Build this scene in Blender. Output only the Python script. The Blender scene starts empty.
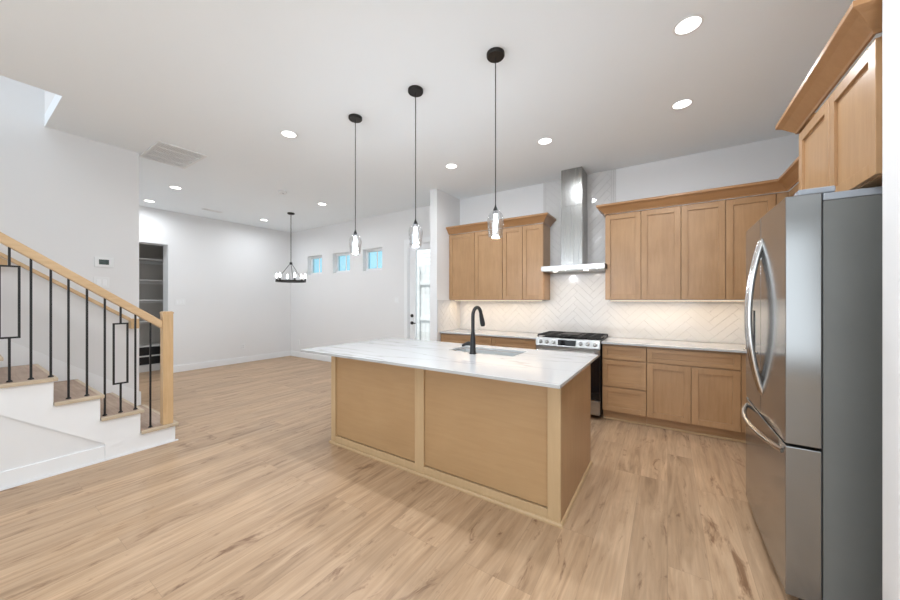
import bpy, bmesh, math, random
from mathutils import Vector, Matrix

random.seed(7)
scene = bpy.context.scene
COL = scene.collection
PI = math.pi

# ------------------------------------------------------------------ camera, world, lights, exposure
CAM_H = 1.392
cam_data = bpy.data.cameras.new('camera')
cam_data.sensor_width = 36.0
cam_data.lens = 332.0 / 900.0 * 36.0
cam_data.shift_y = 0.4 / 900.0
cam_data.clip_start = 0.05
cam = bpy.data.objects.new('camera', cam_data)
cam.location = (0, 0, CAM_H)
cam.rotation_euler = (PI / 2, 0, math.radians(33.24))
COL.objects.link(cam)
scene.camera = cam

scene.view_settings.view_transform = 'Standard'
scene.view_settings.look = 'None'
scene.view_settings.gamma = 1.0
scene.view_settings.use_curve_mapping = False
scene.view_settings.exposure = 0.1

world = bpy.data.worlds.new('sky')
world.use_nodes = True
scene.world = world
bg = world.node_tree.nodes['Background']
bg.inputs['Color'].default_value = (0.80, 0.90, 0.96, 1)
bg.inputs['Strength'].default_value = 1.35


sun_data = bpy.data.lights.new('sun', 'SUN')
sun_data.energy = 3.2
sun_data.angle = math.radians(1.0)
sun_data.color = (1.0, 0.97, 0.93)
sun = bpy.data.objects.new('sun', sun_data)
sun.rotation_euler = (math.radians(30), 0, math.radians(6))
sun.location = (0, -3, 9)
COL.objects.link(sun)


def area_light(name, loc, rot, size, power, color=(1, 1, 1), shape='RECTANGLE', parent=None, spread=PI):
    d = bpy.data.lights.new(name, 'AREA')
    d.shape = shape
    d.size = size[0]
    if shape in ('RECTANGLE', 'ELLIPSE'):
        d.size_y = size[1]
    d.energy = power
    d.color = color
    d.spread = spread
    o = bpy.data.objects.new(name, d)
    o.location = loc
    o.rotation_euler = rot
    COL.objects.link(o)
    if parent:
        o.parent = parent
    return o


# added fill lights, all out of view, coloured like daylight
DAY = (0.875, 0.96, 1.05)
P_FRONT, P_SIDE, P_STAIR, P_HALL, P_TILT = 120.0, 4.0, 42.0, 15.0, 0.45
PENDANT_POWER, CHANDELIER_POWER, LED_POWER = 13.5, 0.5, 3.1
area_light('daylight_fill_front', (-1.2, -4.55, 1.55), (PI / 2 + P_TILT, 0, 0), (7.0, 2.6), P_FRONT, DAY)  # added fill, tilted up so it also brightens the ceiling
area_light('daylight_fill_side', (2.75, -1.4, 1.55), (PI / 2 + P_TILT, 0, PI / 2), (4.6, 2.5), P_SIDE, DAY)  # added fill from the unseen right side
area_light('stairwell_fill', (-4.66, -1.4, 5.5), (0, 0, 0), (0.8, 2.8), P_STAIR, DAY)  # added fill at the stairwell top, no window there
# added fill in front of the solid hall wall, brightening the dining side
area_light('hall_fill', (-6.6, 0.945, 1.5), (PI / 2 + P_TILT, 0, 0), (2.2, 2.4), P_HALL, DAY)
CAN_POWER = 8.3
H = 3.10          # ceiling
YB = 4.80         # back wall
XL = -7.95        # far left wall
XR = 1.30         # kitchen right wall
XS = -5.12        # stair wall


# ------------------------------------------------------------------ materials
def new_mat(name):
    m = bpy.data.materials.new(name)
    m.use_nodes = True
    nt = m.node_tree
    b = nt.nodes['Principled BSDF']
    return m, nt, b


def s2l(c):
    return tuple(((v / 255.0) / 12.92 if v / 255.0 <= 0.04045 else ((v / 255.0 + 0.055) / 1.055) ** 2.4) for v in c)


def point_light(name, loc, power, color, radius, parent):
    d = bpy.data.lights.new(name, 'POINT')
    d.energy = power
    d.color = color
    d.shadow_soft_size = radius
    o = bpy.data.objects.new(name, d)
    o.location = loc
    COL.objects.link(o)
    o.parent = parent
    return o


def plain(name, rgb, rough=0.5, metal=0.0, var=0.03, scale=6.0, bump=0.0, coat=0.0, spec=0.5):
    """solid colour with a faint procedural variation"""
    m, nt, b = new_mat(name)
    tc = nt.nodes.new('ShaderNodeTexCoord')
    n = nt.nodes.new('ShaderNodeTexNoise')
    n.inputs['Scale'].default_value = scale
    n.inputs['Detail'].default_value = 3
    nt.links.new(tc.outputs['Object'], n.inputs['Vector'])
    r = nt.nodes.new('ShaderNodeValToRGB')
    lo = tuple(max(0, v * (1 - var)) for v in rgb)
    hi = tuple(min(1, v * (1 + var)) for v in rgb)
    r.color_ramp.elements[0].color = (*lo, 1)
    r.color_ramp.elements[1].color = (*hi, 1)
    r.color_ramp.elements[0].position = 0.3
    r.color_ramp.elements[1].position = 0.7
    nt.links.new(n.outputs['Fac'], r.inputs['Fac'])
    nt.links.new(r.outputs['Color'], b.inputs['Base Color'])
    b.inputs['Roughness'].default_value = rough
    b.inputs['Metallic'].default_value = metal
    b.inputs['Coat Weight'].default_value = coat
    b.inputs['Specular IOR Level'].default_value = spec
    if bump:
        n2 = nt.nodes.new('ShaderNodeTexNoise')
        n2.inputs['Scale'].default_value = 180
        nt.links.new(tc.outputs['Object'], n2.inputs['Vector'])
        bp = nt.nodes.new('ShaderNodeBump')
        bp.inputs['Strength'].default_value = bump
        bp.inputs['Distance'].default_value = 0.002
        nt.links.new(n2.outputs['Fac'], bp.inputs['Height'])
        nt.links.new(bp.outputs['Normal'], b.inputs['Normal'])
    return m


def wood(name, dark, light, axis='Z', rough=0.38, grain=1.0, knots=0.0):
    """stained wood, grain stretched along one axis"""
    m, nt, b = new_mat(name)
    tc = nt.nodes.new('ShaderNodeTexCoord')
    oi = nt.nodes.new('ShaderNodeObjectInfo')
    add = nt.nodes.new('ShaderNodeVectorMath')
    add.operation = 'MULTIPLY_ADD'
    comb = nt.nodes.new('ShaderNodeCombineXYZ')
    for i in range(3):
        nt.links.new(oi.outputs['Random'], comb.inputs[i])
    add.inputs[1].default_value = (1, 1, 1)
    sc_ = nt.nodes.new('ShaderNodeVectorMath')
    sc_.operation = 'SCALE'
    sc_.inputs['Scale'].default_value = 9.0
    nt.links.new(comb.outputs[0], sc_.inputs[0])
    nt.links.new(tc.outputs['Object'], add.inputs[0])
    nt.links.new(sc_.outputs[0], add.inputs[2])
    mp = nt.nodes.new('ShaderNodeMapping')
    st = {'X': (1.4, 16, 16), 'Y': (16, 1.4, 16), 'Z': (16, 16, 1.4)}[axis]
    mp.inputs['Scale'].default_value = st
    nt.links.new(add.outputs[0], mp.inputs['Vector'])
    n = nt.nodes.new('ShaderNodeTexNoise')
    n.inputs['Scale'].default_value = 2.2
    n.inputs['Detail'].default_value = 6
    n.inputs['Roughness'].default_value = 0.62
    n.inputs['Distortion'].default_value = 0.6
    nt.links.new(mp.outputs[0], n.inputs['Vector'])
    n2 = nt.nodes.new('ShaderNodeTexNoise')
    n2.inputs['Scale'].default_value = 3.0
    n2.inputs['Detail'].default_value = 3
    nt.links.new(add.outputs[0], n2.inputs['Vector'])
    mix = nt.nodes.new('ShaderNodeMix')
    mix.data_type = 'FLOAT'
    mix.inputs['Factor'].default_value = 0.45
    nt.links.new(n.outputs['Fac'], mix.inputs['A'])
    nt.links.new(n2.outputs['Fac'], mix.inputs['B'])
    r = nt.nodes.new('ShaderNodeValToRGB')
    r.color_ramp.elements[0].position = 0.5 - 0.2 / grain
    r.color_ramp.elements[1].position = 0.5 + 0.2 / grain
    r.color_ramp.elements[0].color = (*dark, 1)
    r.color_ramp.elements[1].color = (*light, 1)
    nt.links.new(mix.outputs['Result'], r.inputs['Fac'])
    nt.links.new(r.outputs['Color'], b.inputs['Base Color'])
    b.inputs['Roughness'].default_value = rough
    return m


def metal(name, rgb, rough=0.2, brush='Z', amount=0.25, aniso=0.0):
    m, nt, b = new_mat(name)
    tc = nt.nodes.new('ShaderNodeTexCoord')
    mp = nt.nodes.new('ShaderNodeMapping')
    mp.inputs['Scale'].default_value = {'Z': (220, 220, 1.5), 'X': (1.5, 220, 220), 'Y': (220, 1.5, 220)}[brush]
    nt.links.new(tc.outputs['Object'], mp.inputs['Vector'])
    n = nt.nodes.new('ShaderNodeTexNoise')
    n.inputs['Scale'].default_value = 1.0
    n.inputs['Detail'].default_value = 2
    nt.links.new(mp.outputs[0], n.inputs['Vector'])
    mr = nt.nodes.new('ShaderNodeMapRange')
    mr.inputs['To Min'].default_value = rough * (1 - amount)
    mr.inputs['To Max'].default_value = rough * (1 + amount)
    nt.links.new(n.outputs['Fac'], mr.inputs['Value'])
    nt.links.new(mr.outputs['Result'], b.inputs['Roughness'])
    b.inputs['Base Color'].default_value = (*rgb, 1)
    b.inputs['Metallic'].default_value = 1.0
    b.inputs['Anisotropic'].default_value = aniso
    return m


def emit(name, rgb, strength):
    m = bpy.data.materials.new(name)
    m.use_nodes = True
    nt = m.node_tree
    nt.nodes.remove(nt.nodes['Principled BSDF'])
    e = nt.nodes.new('ShaderNodeEmission')
    e.inputs['Color'].default_value = (*rgb, 1)
    e.inputs['Strength'].default_value = strength
    nt.links.new(e.outputs[0], nt.nodes['Material Output'].inputs['Surface'])
    return m


def thin_glass(name, tint=(1, 1, 1), refl=1.0, base=0.0):
    m = bpy.data.materials.new(name)
    m.use_nodes = True
    nt = m.node_tree
    nt.nodes.remove(nt.nodes['Principled BSDF'])
    t = nt.nodes.new('ShaderNodeBsdfTransparent')
    t.inputs['Color'].default_value = (*tint, 1)
    g = nt.nodes.new('ShaderNodeBsdfGlossy')
    g.inputs['Roughness'].default_value = 0.02
    lw = nt.nodes.new('ShaderNodeLayerWeight')
    lw.inputs['Blend'].default_value = 0.25
    mr = nt.nodes.new('ShaderNodeMapRange')
    mr.inputs['To Min'].default_value = 0.05 * refl + base
    mr.inputs['To Max'].default_value = 0.9 * refl
    nt.links.new(lw.outputs['Facing'], mr.inputs['Value'])
    mx = nt.nodes.new('ShaderNodeMixShader')
    nt.links.new(mr.outputs['Result'], mx.inputs['Fac'])
    nt.links.new(t.outputs[0], mx.inputs[1])
    nt.links.new(g.outputs[0], mx.inputs[2])
    nt.links.new(mx.outputs[0], nt.nodes['Material Output'].inputs['Surface'])
    return m


def floor_material():
    m, nt, b = new_mat('oak_plank_floor')
    L = nt.links
    tc = nt.nodes.new('ShaderNodeTexCoord')
    mp = nt.nodes.new('ShaderNodeMapping')
    mp.inputs['Rotation'].default_value = (0, 0, PI / 2)
    L.new(tc.outputs['Object'], mp.inputs['Vector'])

    def brick(c1, c2, mortar, msize):
        br = nt.nodes.new('ShaderNodeTexBrick')
        br.offset = 0.37
        br.offset_frequency = 3
        br.inputs['Color1'].default_value = c1
        br.inputs['Color2'].default_value = c2
        br.inputs['Mortar'].default_value = mortar
        br.inputs['Scale'].default_value = 1.0
        br.inputs['Mortar Size'].default_value = msize
        br.inputs['Mortar Smooth'].default_value = 0.1
        br.inputs['Brick Width'].default_value = 1.52
        br.inputs['Row Height'].default_value = 0.18
        L.new(mp.outputs[0], br.inputs['Vector'])
        return br
    tone = brick((0, 0, 0, 1), (1, 1, 1, 1), (0.5, 0.5, 0.5, 1), 0.0)
    seam = brick((1, 1, 1, 1), (1, 1, 1, 1), (0, 0, 0, 1), 0.0012)
    # per plank offset so the grain breaks at every joint
    sep = nt.nodes.new('ShaderNodeSeparateColor')
    L.new(tone.outputs['Color'], sep.inputs[0])
    mul = nt.nodes.new('ShaderNodeMath')
    mul.operation = 'MULTIPLY'
    mul.inputs[1].default_value = 23.0
    L.new(sep.outputs[0], mul.inputs[0])
    comb = nt.nodes.new('ShaderNodeCombineXYZ')
    for i in range(3):
        L.new(mul.outputs[0], comb.inputs[i])
    add = nt.nodes.new('ShaderNodeVectorMath')
    add.operation = 'ADD'
    L.new(tc.outputs['Object'], add.inputs[0])
    L.new(comb.outputs[0], add.inputs[1])
    ms = nt.nodes.new('ShaderNodeMapping')
    ms.inputs['Scale'].default_value = (9, 0.9, 9)
    L.new(add.outputs[0], ms.inputs['Vector'])
    n = nt.nodes.new('ShaderNodeTexNoise')
    n.inputs['Scale'].default_value = 1.6
    n.inputs['Detail'].default_value = 6
    n.inputs['Roughness'].default_value = 0.6
    n.inputs['Distortion'].default_value = 1.1
    L.new(ms.outputs[0], n.inputs['Vector'])
    mf = nt.nodes.new('ShaderNodeMapping')
    mf.inputs['Scale'].default_value = (70, 2.5, 70)
    L.new(add.outputs[0], mf.inputs['Vector'])
    nf = nt.nodes.new('ShaderNodeTexNoise')
    nf.inputs['Scale'].default_value = 1.0
    nf.inputs['Detail'].default_value = 3
    L.new(mf.outputs[0], nf.inputs['Vector'])
    # big soft tone
    ramp = nt.nodes.new('ShaderNodeValToRGB')
    cr = ramp.color_ramp
    cr.elements[0].position = 0.28
    cr.elements[0].color = (*FLOOR_DARK, 1)
    cr.elements[1].position = 0.66
    cr.elements[1].color = (*FLOOR_LIGHT, 1)
    e = cr.elements.new(0.42)
    e.color = (*FLOOR_MID, 1)
    L.new(n.outputs['Fac'], ramp.inputs['Fac'])
    # plank tone multiply
    mr = nt.nodes.new('ShaderNodeMapRange')
    mr.inputs['To Min'].default_value = 0.9
    mr.inputs['To Max'].default_value = 1.08
    L.new(sep.outputs[0], mr.inputs['Value'])
    m1 = nt.nodes.new('ShaderNodeMix')
    m1.data_type = 'RGBA'
    m1.blend_type = 'MULTIPLY'
    m1.inputs['Factor'].default_value = 1.0
    L.new(ramp.outputs['Color'], m1.inputs['A'])
    L.new(mr.outputs['Result'], m1.inputs['B'])
    mr2 = nt.nodes.new('ShaderNodeMapRange')
    mr2.inputs['From Min'].default_value = 0.3
    mr2.inputs['From Max'].default_value = 0.7
    mr2.inputs['To Min'].default_value = 0.9
    mr2.inputs['To Max'].default_value = 1.07
    L.new(nf.outputs['Fac'], mr2.inputs['Value'])
    m2 = nt.nodes.new('ShaderNodeMix')
    m2.data_type = 'RGBA'
    m2.blend_type = 'MULTIPLY'
    m2.inputs['Factor'].default_value = 1.0
    L.new(m1.outputs['Result'], m2.inputs['A'])
    L.new(mr2.outputs['Result'], m2.inputs['B'])
    mr3 = nt.nodes.new('ShaderNodeMapRange')
    mr3.inputs['To Min'].default_value = 0.78
    mr3.inputs['To Max'].default_value = 1.0
    L.new(seam.outputs['Color'], mr3.inputs['Value'])
    m3 = nt.nodes.new('ShaderNodeMix')
    m3.data_type = 'RGBA'
    m3.blend_type = 'MULTIPLY'
    m3.inputs['Factor'].default_value = 1.0
    L.new(m2.outputs['Result'], m3.inputs['A'])
    L.new(mr3.outputs['Result'], m3.inputs['B'])
    # knots and short dark mineral streaks
    mk = nt.nodes.new('ShaderNodeMapping')
    mk.inputs['Scale'].default_value = (5.5, 1.5, 5.5)
    L.new(add.outputs[0], mk.inputs['Vector'])
    nk = nt.nodes.new('ShaderNodeTexNoise')
    nk.inputs['Scale'].default_value = 1.35
    nk.inputs['Detail'].default_value = 5
    nk.inputs['Roughness'].default_value = 0.72
    nk.inputs['Distortion'].default_value = 1.6
    L.new(mk.outputs[0], nk.inputs['Vector'])
    rk = nt.nodes.new('ShaderNodeValToRGB')
    rk.color_ramp.elements[0].position = 0.585
    rk.color_ramp.elements[0].color = (1, 1, 1, 1)
    rk.color_ramp.elements[1].position = 0.71
    rk.color_ramp.elements[1].color = (0.45, 0.36, 0.30, 1)
    L.new(nk.outputs['Fac'], rk.inputs['Fac'])
    m4 = nt.nodes.new('ShaderNodeMix')
    m4.data_type = 'RGBA'
    m4.blend_type = 'MULTIPLY'
    m4.inputs['Factor'].default_value = 1.0
    L.new(m3.outputs['Result'], m4.inputs['A'])
    L.new(rk.outputs['Color'], m4.inputs['B'])
    L.new(m4.outputs['Result'], b.inputs['Base Color'])
    b.inputs['Roughness'].default_value = 0.42
    bp = nt.nodes.new('ShaderNodeBump')
    bp.inputs['Strength'].default_value = 0.25
    bp.inputs['Distance'].default_value = 0.001
    L.new(seam.outputs['Color'], bp.inputs['Height'])
    L.new(bp.outputs['Normal'], b.inputs['Normal'])
    return m


def quartz_material():
    m, nt, b = new_mat('white_veined_quartz')
    L = nt.links
    tc = nt.nodes.new('ShaderNodeTexCoord')
    mp = nt.nodes.new('ShaderNodeMapping')
    mp.inputs['Rotation'].default_value = (0, 0, 0.12)
    mp.inputs['Scale'].default_value = (0.32, 2.3, 1.5)
    L.new(tc.outputs['Object'], mp.inputs['Vector'])
    n = nt.nodes.new('ShaderNodeTexNoise')
    n.inputs['Scale'].default_value = 1.5
    n.inputs['Detail'].default_value = 4
    n.inputs['Distortion'].default_value = 0.5
    L.new(mp.outputs[0], n.inputs['Vector'])
    sub = nt.nodes.new('ShaderNodeMath')
    sub.operation = 'SUBTRACT'
    sub.inputs[1].default_value = 0.5
    L.new(n.outputs['Fac'], sub.inputs[0])
    ab = nt.nodes.new('ShaderNodeMath')
    ab.operation = 'ABSOLUTE'
    L.new(sub.outputs[0], ab.inputs[0])
    r = nt.nodes.new('ShaderNodeValToRGB')
    r.color_ramp.elements[0].position = 0.0
    r.color_ramp.elements[0].color = (0.41, 0.40, 0.395, 1)
    r.color_ramp.elements[1].position = 0.014
    r.color_ramp.elements[1].color = (0.52, 0.525, 0.525, 1)
    L.new(ab.outputs[0], r.inputs['Fac'])
    L.new(r.outputs['Color'], b.inputs['Base Color'])
    b.inputs['Roughness'].default_value = 0.13
    b.inputs['Specular IOR Level'].default_value = 0.5
    return m


FLOOR_DARK = (0.30, 0.187, 0.11)
FLOOR_MID = (0.435, 0.287, 0.172)
FLOOR_LIGHT = (0.545, 0.375, 0.238)
M = {}
M['wall'] = plain('matte_wall_paint', (0.80, 0.80, 0.80), 0.85, var=0.006, scale=1.5, bump=0.04)
M['ceiling'] = plain('matte_ceiling_paint', (0.87, 0.91, 0.935), 0.9, var=0.006, scale=1.2, bump=0.04)
M['trim'] = plain('satin_white_trim', (0.86, 0.87, 0.88), 0.35, var=0.01)
M['floor'] = floor_material()
M['quartz'] = quartz_material()
M['cabinet'] = wood('maple_cabinet_upright', (0.355, 0.20, 0.092), (0.475, 0.287, 0.147), 'Z', 0.33)
M['cabinet_flat'] = wood('maple_cabinet_lengthwise', (0.355, 0.20, 0.092), (0.475, 0.287, 0.147), 'X', 0.33)
M['crown'] = wood('maple_crown', (0.345, 0.175, 0.07), (0.42, 0.225, 0.10), 'X', 0.33)
M['island'] = wood('maple_island_panel', (0.405, 0.243, 0.115), (0.475, 0.30, 0.15), 'X', 0.4, 0.9)
M['island_side'] = wood('maple_island_post', (0.48, 0.325, 0.175), (0.56, 0.39, 0.22), 'Z', 0.36, 1.0)
M['oak'] = wood('light_oak_rail', (0.55, 0.35, 0.175), (0.70, 0.49, 0.275), 'Z', 0.4, 1.1)
M['oak_rail'] = wood('light_oak_handrail', (0.55, 0.36, 0.19), (0.69, 0.49, 0.29), 'Y', 0.4, 1.1)
M['nosing'] = wood('light_oak_nosing', (0.50, 0.40, 0.28), (0.60, 0.49, 0.36), 'Y', 0.45, 1.0)
M['tread'] = wood('oak_plank_tread', (0.30, 0.20, 0.14), (0.50, 0.37, 0.28), 'X', 0.5, 1.2)
M['black'] = plain('matte_black_metal', (0.006, 0.006, 0.007), 0.4, var=0.1)
M['bronze'] = plain('dark_bronze', (0.02, 0.017, 0.015), 0.35, metal=0.5, var=0.1)
M['steel'] = metal('brushed_stainless', (0.37, 0.365, 0.35), 0.27, 'Z')
M['steel_h'] = metal('brushed_stainless_lengthwise', (0.43, 0.43, 0.42), 0.3, 'X')
M['fridge_front'] = metal('fridge_stainless', (0.27, 0.27, 0.265), 0.14, 'Z', 0.15)
M['fridge_front'].node_tree.nodes['Principled BSDF'].inputs['Metallic'].default_value = 0.8
M['fridge_handle'] = metal('handle_stainless', (0.62, 0.61, 0.60), 0.16, 'Z', 0.1)
M['fridge_side'] = plain('fridge_grey_side', (0.155, 0.16, 0.152), 0.4, var=0.03, bump=0.15)
M['fridge_cap'] = plain('fridge_grey_cap', (0.32, 0.35, 0.39), 0.4, var=0.02)
M['sink'] = metal('sink_stainless', (0.62, 0.64, 0.64), 0.42, 'X')
M['sink'].node_tree.nodes['Principled BSDF'].inputs['Metallic'].default_value = 0.55
M['black_glass'] = plain('black_oven_glass', (0.006, 0.006, 0.007), 0.06, var=0.0)
M['iron'] = plain('cast_iron_grate', (0.018, 0.016, 0.015), 0.55, var=0.2, scale=60)
M['plastic'] = plain('white_plastic', (0.82, 0.83, 0.83), 0.4, var=0.005)
M['screen'] = plain('dark_lcd', (0.05, 0.075, 0.07), 0.2, var=0.2, scale=60)
M['closet'] = plain('grey_closet_paint', (0.52, 0.49, 0.45), 0.8, var=0.01)
M['shelf'] = plain('grey_shelf_board', (0.66, 0.65, 0.63), 0.6, var=0.01)
M['grout'] = plain('light_grout', (0.54, 0.525, 0.51), 0.9, var=0.02)
M['tile'] = plain('glossy_grey_white_tile', (0.70, 0.69, 0.68), 0.09, var=0.03, scale=3)
M['glass'] = thin_glass('window_glass', (0.64, 0.84, 0.90), 0.5)
M['door_glass'] = thin_glass('door_glass', (0.97, 0.985, 0.99), 0.4)
M['shade'] = thin_glass('clear_shade_glass', (0.93, 0.95, 0.97), 0.9, 0.2)
M['bulb'] = emit('bulb_glow', (0.93, 0.97, 1.0), 9.0)
M['can'] = emit('recessed_glow', (1.0, 0.98, 0.95), 5.0)
M['led'] = emit('warm_led_glow', (1.0, 0.80, 0.55), 3.0)
M['fence'] = plain('pale_weathered_fence', (0.78, 0.78, 0.77), 0.8, var=0.08, scale=8)
M['ground'] = plain('pale_concrete_ground', (0.6, 0.6, 0.58), 0.9, var=0.08)
M['siding'] = plain('white_siding', (0.9, 0.9, 0.88), 0.7, var=0.01)


# ------------------------------------------------------------------ mesh builder
class MB:
    def __init__(self):
        self.bm = bmesh.new()

    def box(self, x0, x1, y0, y1, z0, z1):
        bm = self.bm
        if x0 > x1: x0, x1 = x1, x0
        if y0 > y1: y0, y1 = y1, y0
        if z0 > z1: z0, z1 = z1, z0
        v = [bm.verts.new(p) for p in ((x0, y0, z0), (x1, y0, z0), (x1, y1, z0), (x0, y1, z0),
                                       (x0, y0, z1), (x1, y0, z1), (x1, y1, z1), (x0, y1, z1))]
        for f in ((0, 3, 2, 1), (4, 5, 6, 7), (0, 1, 5, 4), (1, 2, 6, 5), (2, 3, 7, 6), (3, 0, 4, 7)):
            bm.faces.new([v[i] for i in f])
        return self

    def prism(self, pts, a0, a1, axis='X'):
        """pts: 2-D outline; axis X -> pts are (y, z); Y -> (x, z); Z -> (x, y)"""
        bm = self.bm
        def mk(p, a):
            if axis == 'X': return (a, p[0], p[1])
            if axis == 'Y': return (p[0], a, p[1])
            return (p[0], p[1], a)
        A = [bm.verts.new(mk(p, a0)) for p in pts]
        B = [bm.verts.new(mk(p, a1)) for p in pts]
        n = len(pts)
        bm.faces.new(A)
        bm.faces.new(B[::-1])
        for i in range(n):
            j = (i + 1) % n
            bm.faces.new((A[i], B[i], B[j], A[j]))
        return self

    def lathe(self, prof, center=(0, 0, 0), seg=32, axis='Z', closed=False):
        """prof: (radius, height) list"""
        bm = self.bm
        rings = []
        cx, cy, cz = center
        for r, h in prof:
            ring = []
            if r < 1e-6:
                p = {'Z': (cx, cy, cz + h), 'Y': (cx, cy + h, cz), 'X': (cx + h, cy, cz)}[axis]
                ring = [bm.verts.new(p)] * seg
            else:
                for k in range(seg):
                    a = 2 * PI * k / seg
                    c, s = r * math.cos(a), r * math.sin(a)
                    p = {'Z': (cx + c, cy + s, cz + h), 'Y': (cx + c, cy + h, cz + s), 'X': (cx + h, cy + c, cz + s)}[axis]
                    ring.append(bm.verts.new(p))
            rings.append(ring)
        for a, b in zip(rings[:-1], rings[1:]):
            for k in range(seg):
                j = (k + 1) % seg
                vs = []
                for v in (a[k], a[j], b[j], b[k]):
                    if v not in vs: vs.append(v)
                if len(vs) >= 3:
                    try: bm.faces.new(vs)
                    except ValueError: pass
        return self

    def tube(self, pts, r, seg=10, cap=True, sx=1.0):
        bm = self.bm
        P = [Vector(p) for p in pts]
        n = len(P)
        R = r if isinstance(r, (list, tuple)) else [r] * n
        t0 = (P[1] - P[0]).normalized()
        up = Vector((0, 0, 1)) if abs(t0.z) < 0.9 else Vector((1, 0, 0))
        nrm = t0.cross(up).normalized()
        rings = []
        for i in range(n):
            if i == 0: t = P[1] - P[0]
            elif i == n - 1: t = P[-1] - P[-2]
            else: t = (P[i + 1] - P[i]).normalized() + (P[i] - P[i - 1]).normalized()
            t.normalize()
            nrm = (nrm - t * nrm.dot(t)).normalized()
            bn = t.cross(nrm)
            rings.append([bm.verts.new(P[i] + (nrm * math.cos(2 * PI * k / seg) * sx + bn * math.sin(2 * PI * k / seg)) * R[i]) for k in range(seg)])
        for a, b in zip(rings[:-1], rings[1:]):
            for k in range(seg):
                j = (k + 1) % seg
                bm.faces.new((a[k], a[j], b[j], b[k]))
        if cap:
            bm.faces.new(rings[0][::-1])
            bm.faces.new(rings[-1])
        return self

    def bar(self, p0, p1, w, d):
        """square bar between two points"""
        p0, p1 = Vector(p0), Vector(p1)
        t = (p1 - p0).normalized()
        up = Vector((0, 0, 1)) if abs(t.z) < 0.9 else Vector((0, 1, 0))
        a = t.cross(up).normalized()
        b = t.cross(a).normalized()
        bm = self.bm
        v = []
        for p in (p0, p1):
            for s, q in ((-1, -1), (1, -1), (1, 1), (-1, 1)):
                v.append(bm.verts.new(p + a * s * w / 2 + b * q * d / 2))
        for f in ((0, 1, 2, 3), (7, 6, 5, 4), (0, 4, 5, 1), (1, 5, 6, 2), (2, 6, 7, 3), (3, 7, 4, 0)):
            bm.faces.new([v[i] for i in f])
        return self

    def build(self, name, mat, parent=None, bevel=0.0, smooth=False, loc=None, segs=2):
        bmesh.ops.recalc_face_normals(self.bm, faces=self.bm.faces)
        me = bpy.data.meshes.new(name)
        self.bm.to_mesh(me)
        self.bm.free()
        me.materials.append(mat)
        if smooth:
            for p in me.polygons: p.use_smooth = True
        o = bpy.data.objects.new(name, me)
        COL.objects.link(o)
        if parent is not None: o.parent = parent
        if loc: o.location = loc
        if bevel:
            b = o.modifiers.new('bevel', 'BEVEL')
            b.width = bevel
            b.segments = segs
            b.limit_method = 'ANGLE'
            b.angle_limit = math.radians(40)
        if smooth and not bevel:
            me.set_sharp_from_angle(angle=math.radians(40))
        return o


def tag(o, label=None, cat=None, group=None, kind=None):
    if label: o['label'] = label
    if cat: o['category'] = cat
    if group: o['group'] = group
    if kind: o['kind'] = kind
    return o


def thing(name, label, cat, loc=(0, 0, 0), rz=0.0, group=None):
    o = bpy.data.objects.new(name, None)
    o.empty_display_size = 0.1
    o.location = loc
    o.rotation_euler = (0, 0, rz)
    COL.objects.link(o)
    return tag(o, label, cat, group)


def copy_tree(o, parent=None):
    c = o.copy()
    COL.objects.link(c)
    c.parent = parent
    for ch in list(o.children):
        copy_tree(ch, c)
    return c


def struct(o):
    o['kind'] = 'structure'
    return o


def bx(name, dims, mat, parent=None, bevel=0.0):
    return MB().box(*dims).build(name, mat, parent, bevel)


# ------------------------------------------------------------------ room shell
def holed_slab(name, mat, axis, a0, a1, u0, u1, v0, v1, holes):
    """wall or ceiling slab normal to axis, between a0 and a1, with rectangular holes (u0,u1,v0,v1)"""
    bm = bmesh.new()
    us = sorted({u0, u1} | {h[0] for h in holes} | {h[1] for h in holes})
    vs = sorted({v0, v1} | {h[2] for h in holes} | {h[3] for h in holes})
    us = [u for u in us if u0 <= u <= u1]
    vs = [v for v in vs if v0 <= v <= v1]

    def pt(u, v, a):
        return {'X': (a, u, v), 'Y': (u, a, v), 'Z': (u, v, a)}[axis]

    def solid(i, j):
        if i < 0 or j < 0 or i >= len(us) - 1 or j >= len(vs) - 1: return False
        cu, cv = (us[i] + us[i + 1]) / 2, (vs[j] + vs[j + 1]) / 2
        return not any(h[0] < cu < h[1] and h[2] < cv < h[3] for h in holes)
    for i in range(len(us) - 1):
        for j in range(len(vs) - 1):
            if not solid(i, j): continue
            A, B, C_, D = us[i], us[i + 1], vs[j], vs[j + 1]
            for a in (a0, a1):
                bm.faces.new([bm.verts.new(pt(*p, a)) for p in ((A, C_), (B, C_), (B, D), (A, D))])
            for di, dj, p, q in ((-1, 0, (A, C_), (A, D)), (1, 0, (B, C_), (B, D)), (0, -1, (A, C_), (B, C_)), (0, 1, (A, D), (B, D))):
                if not solid(i + di, j + dj):
                    bm.faces.new([bm.verts.new(x) for x in (pt(*p, a0), pt(*q, a0), pt(*q, a1), pt(*p, a1))])
    bmesh.ops.remove_doubles(bm, verts=bm.verts, dist=1e-5)
    bmesh.ops.recalc_face_normals(bm, faces=bm.faces)
    me = bpy.data.meshes.new(name)
    bm.to_mesh(me)
    bm.free()
    me.materials.append(mat)
    o = bpy.data.objects.new(name, me)
    COL.objects.link(o)
    return struct(o)


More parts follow.
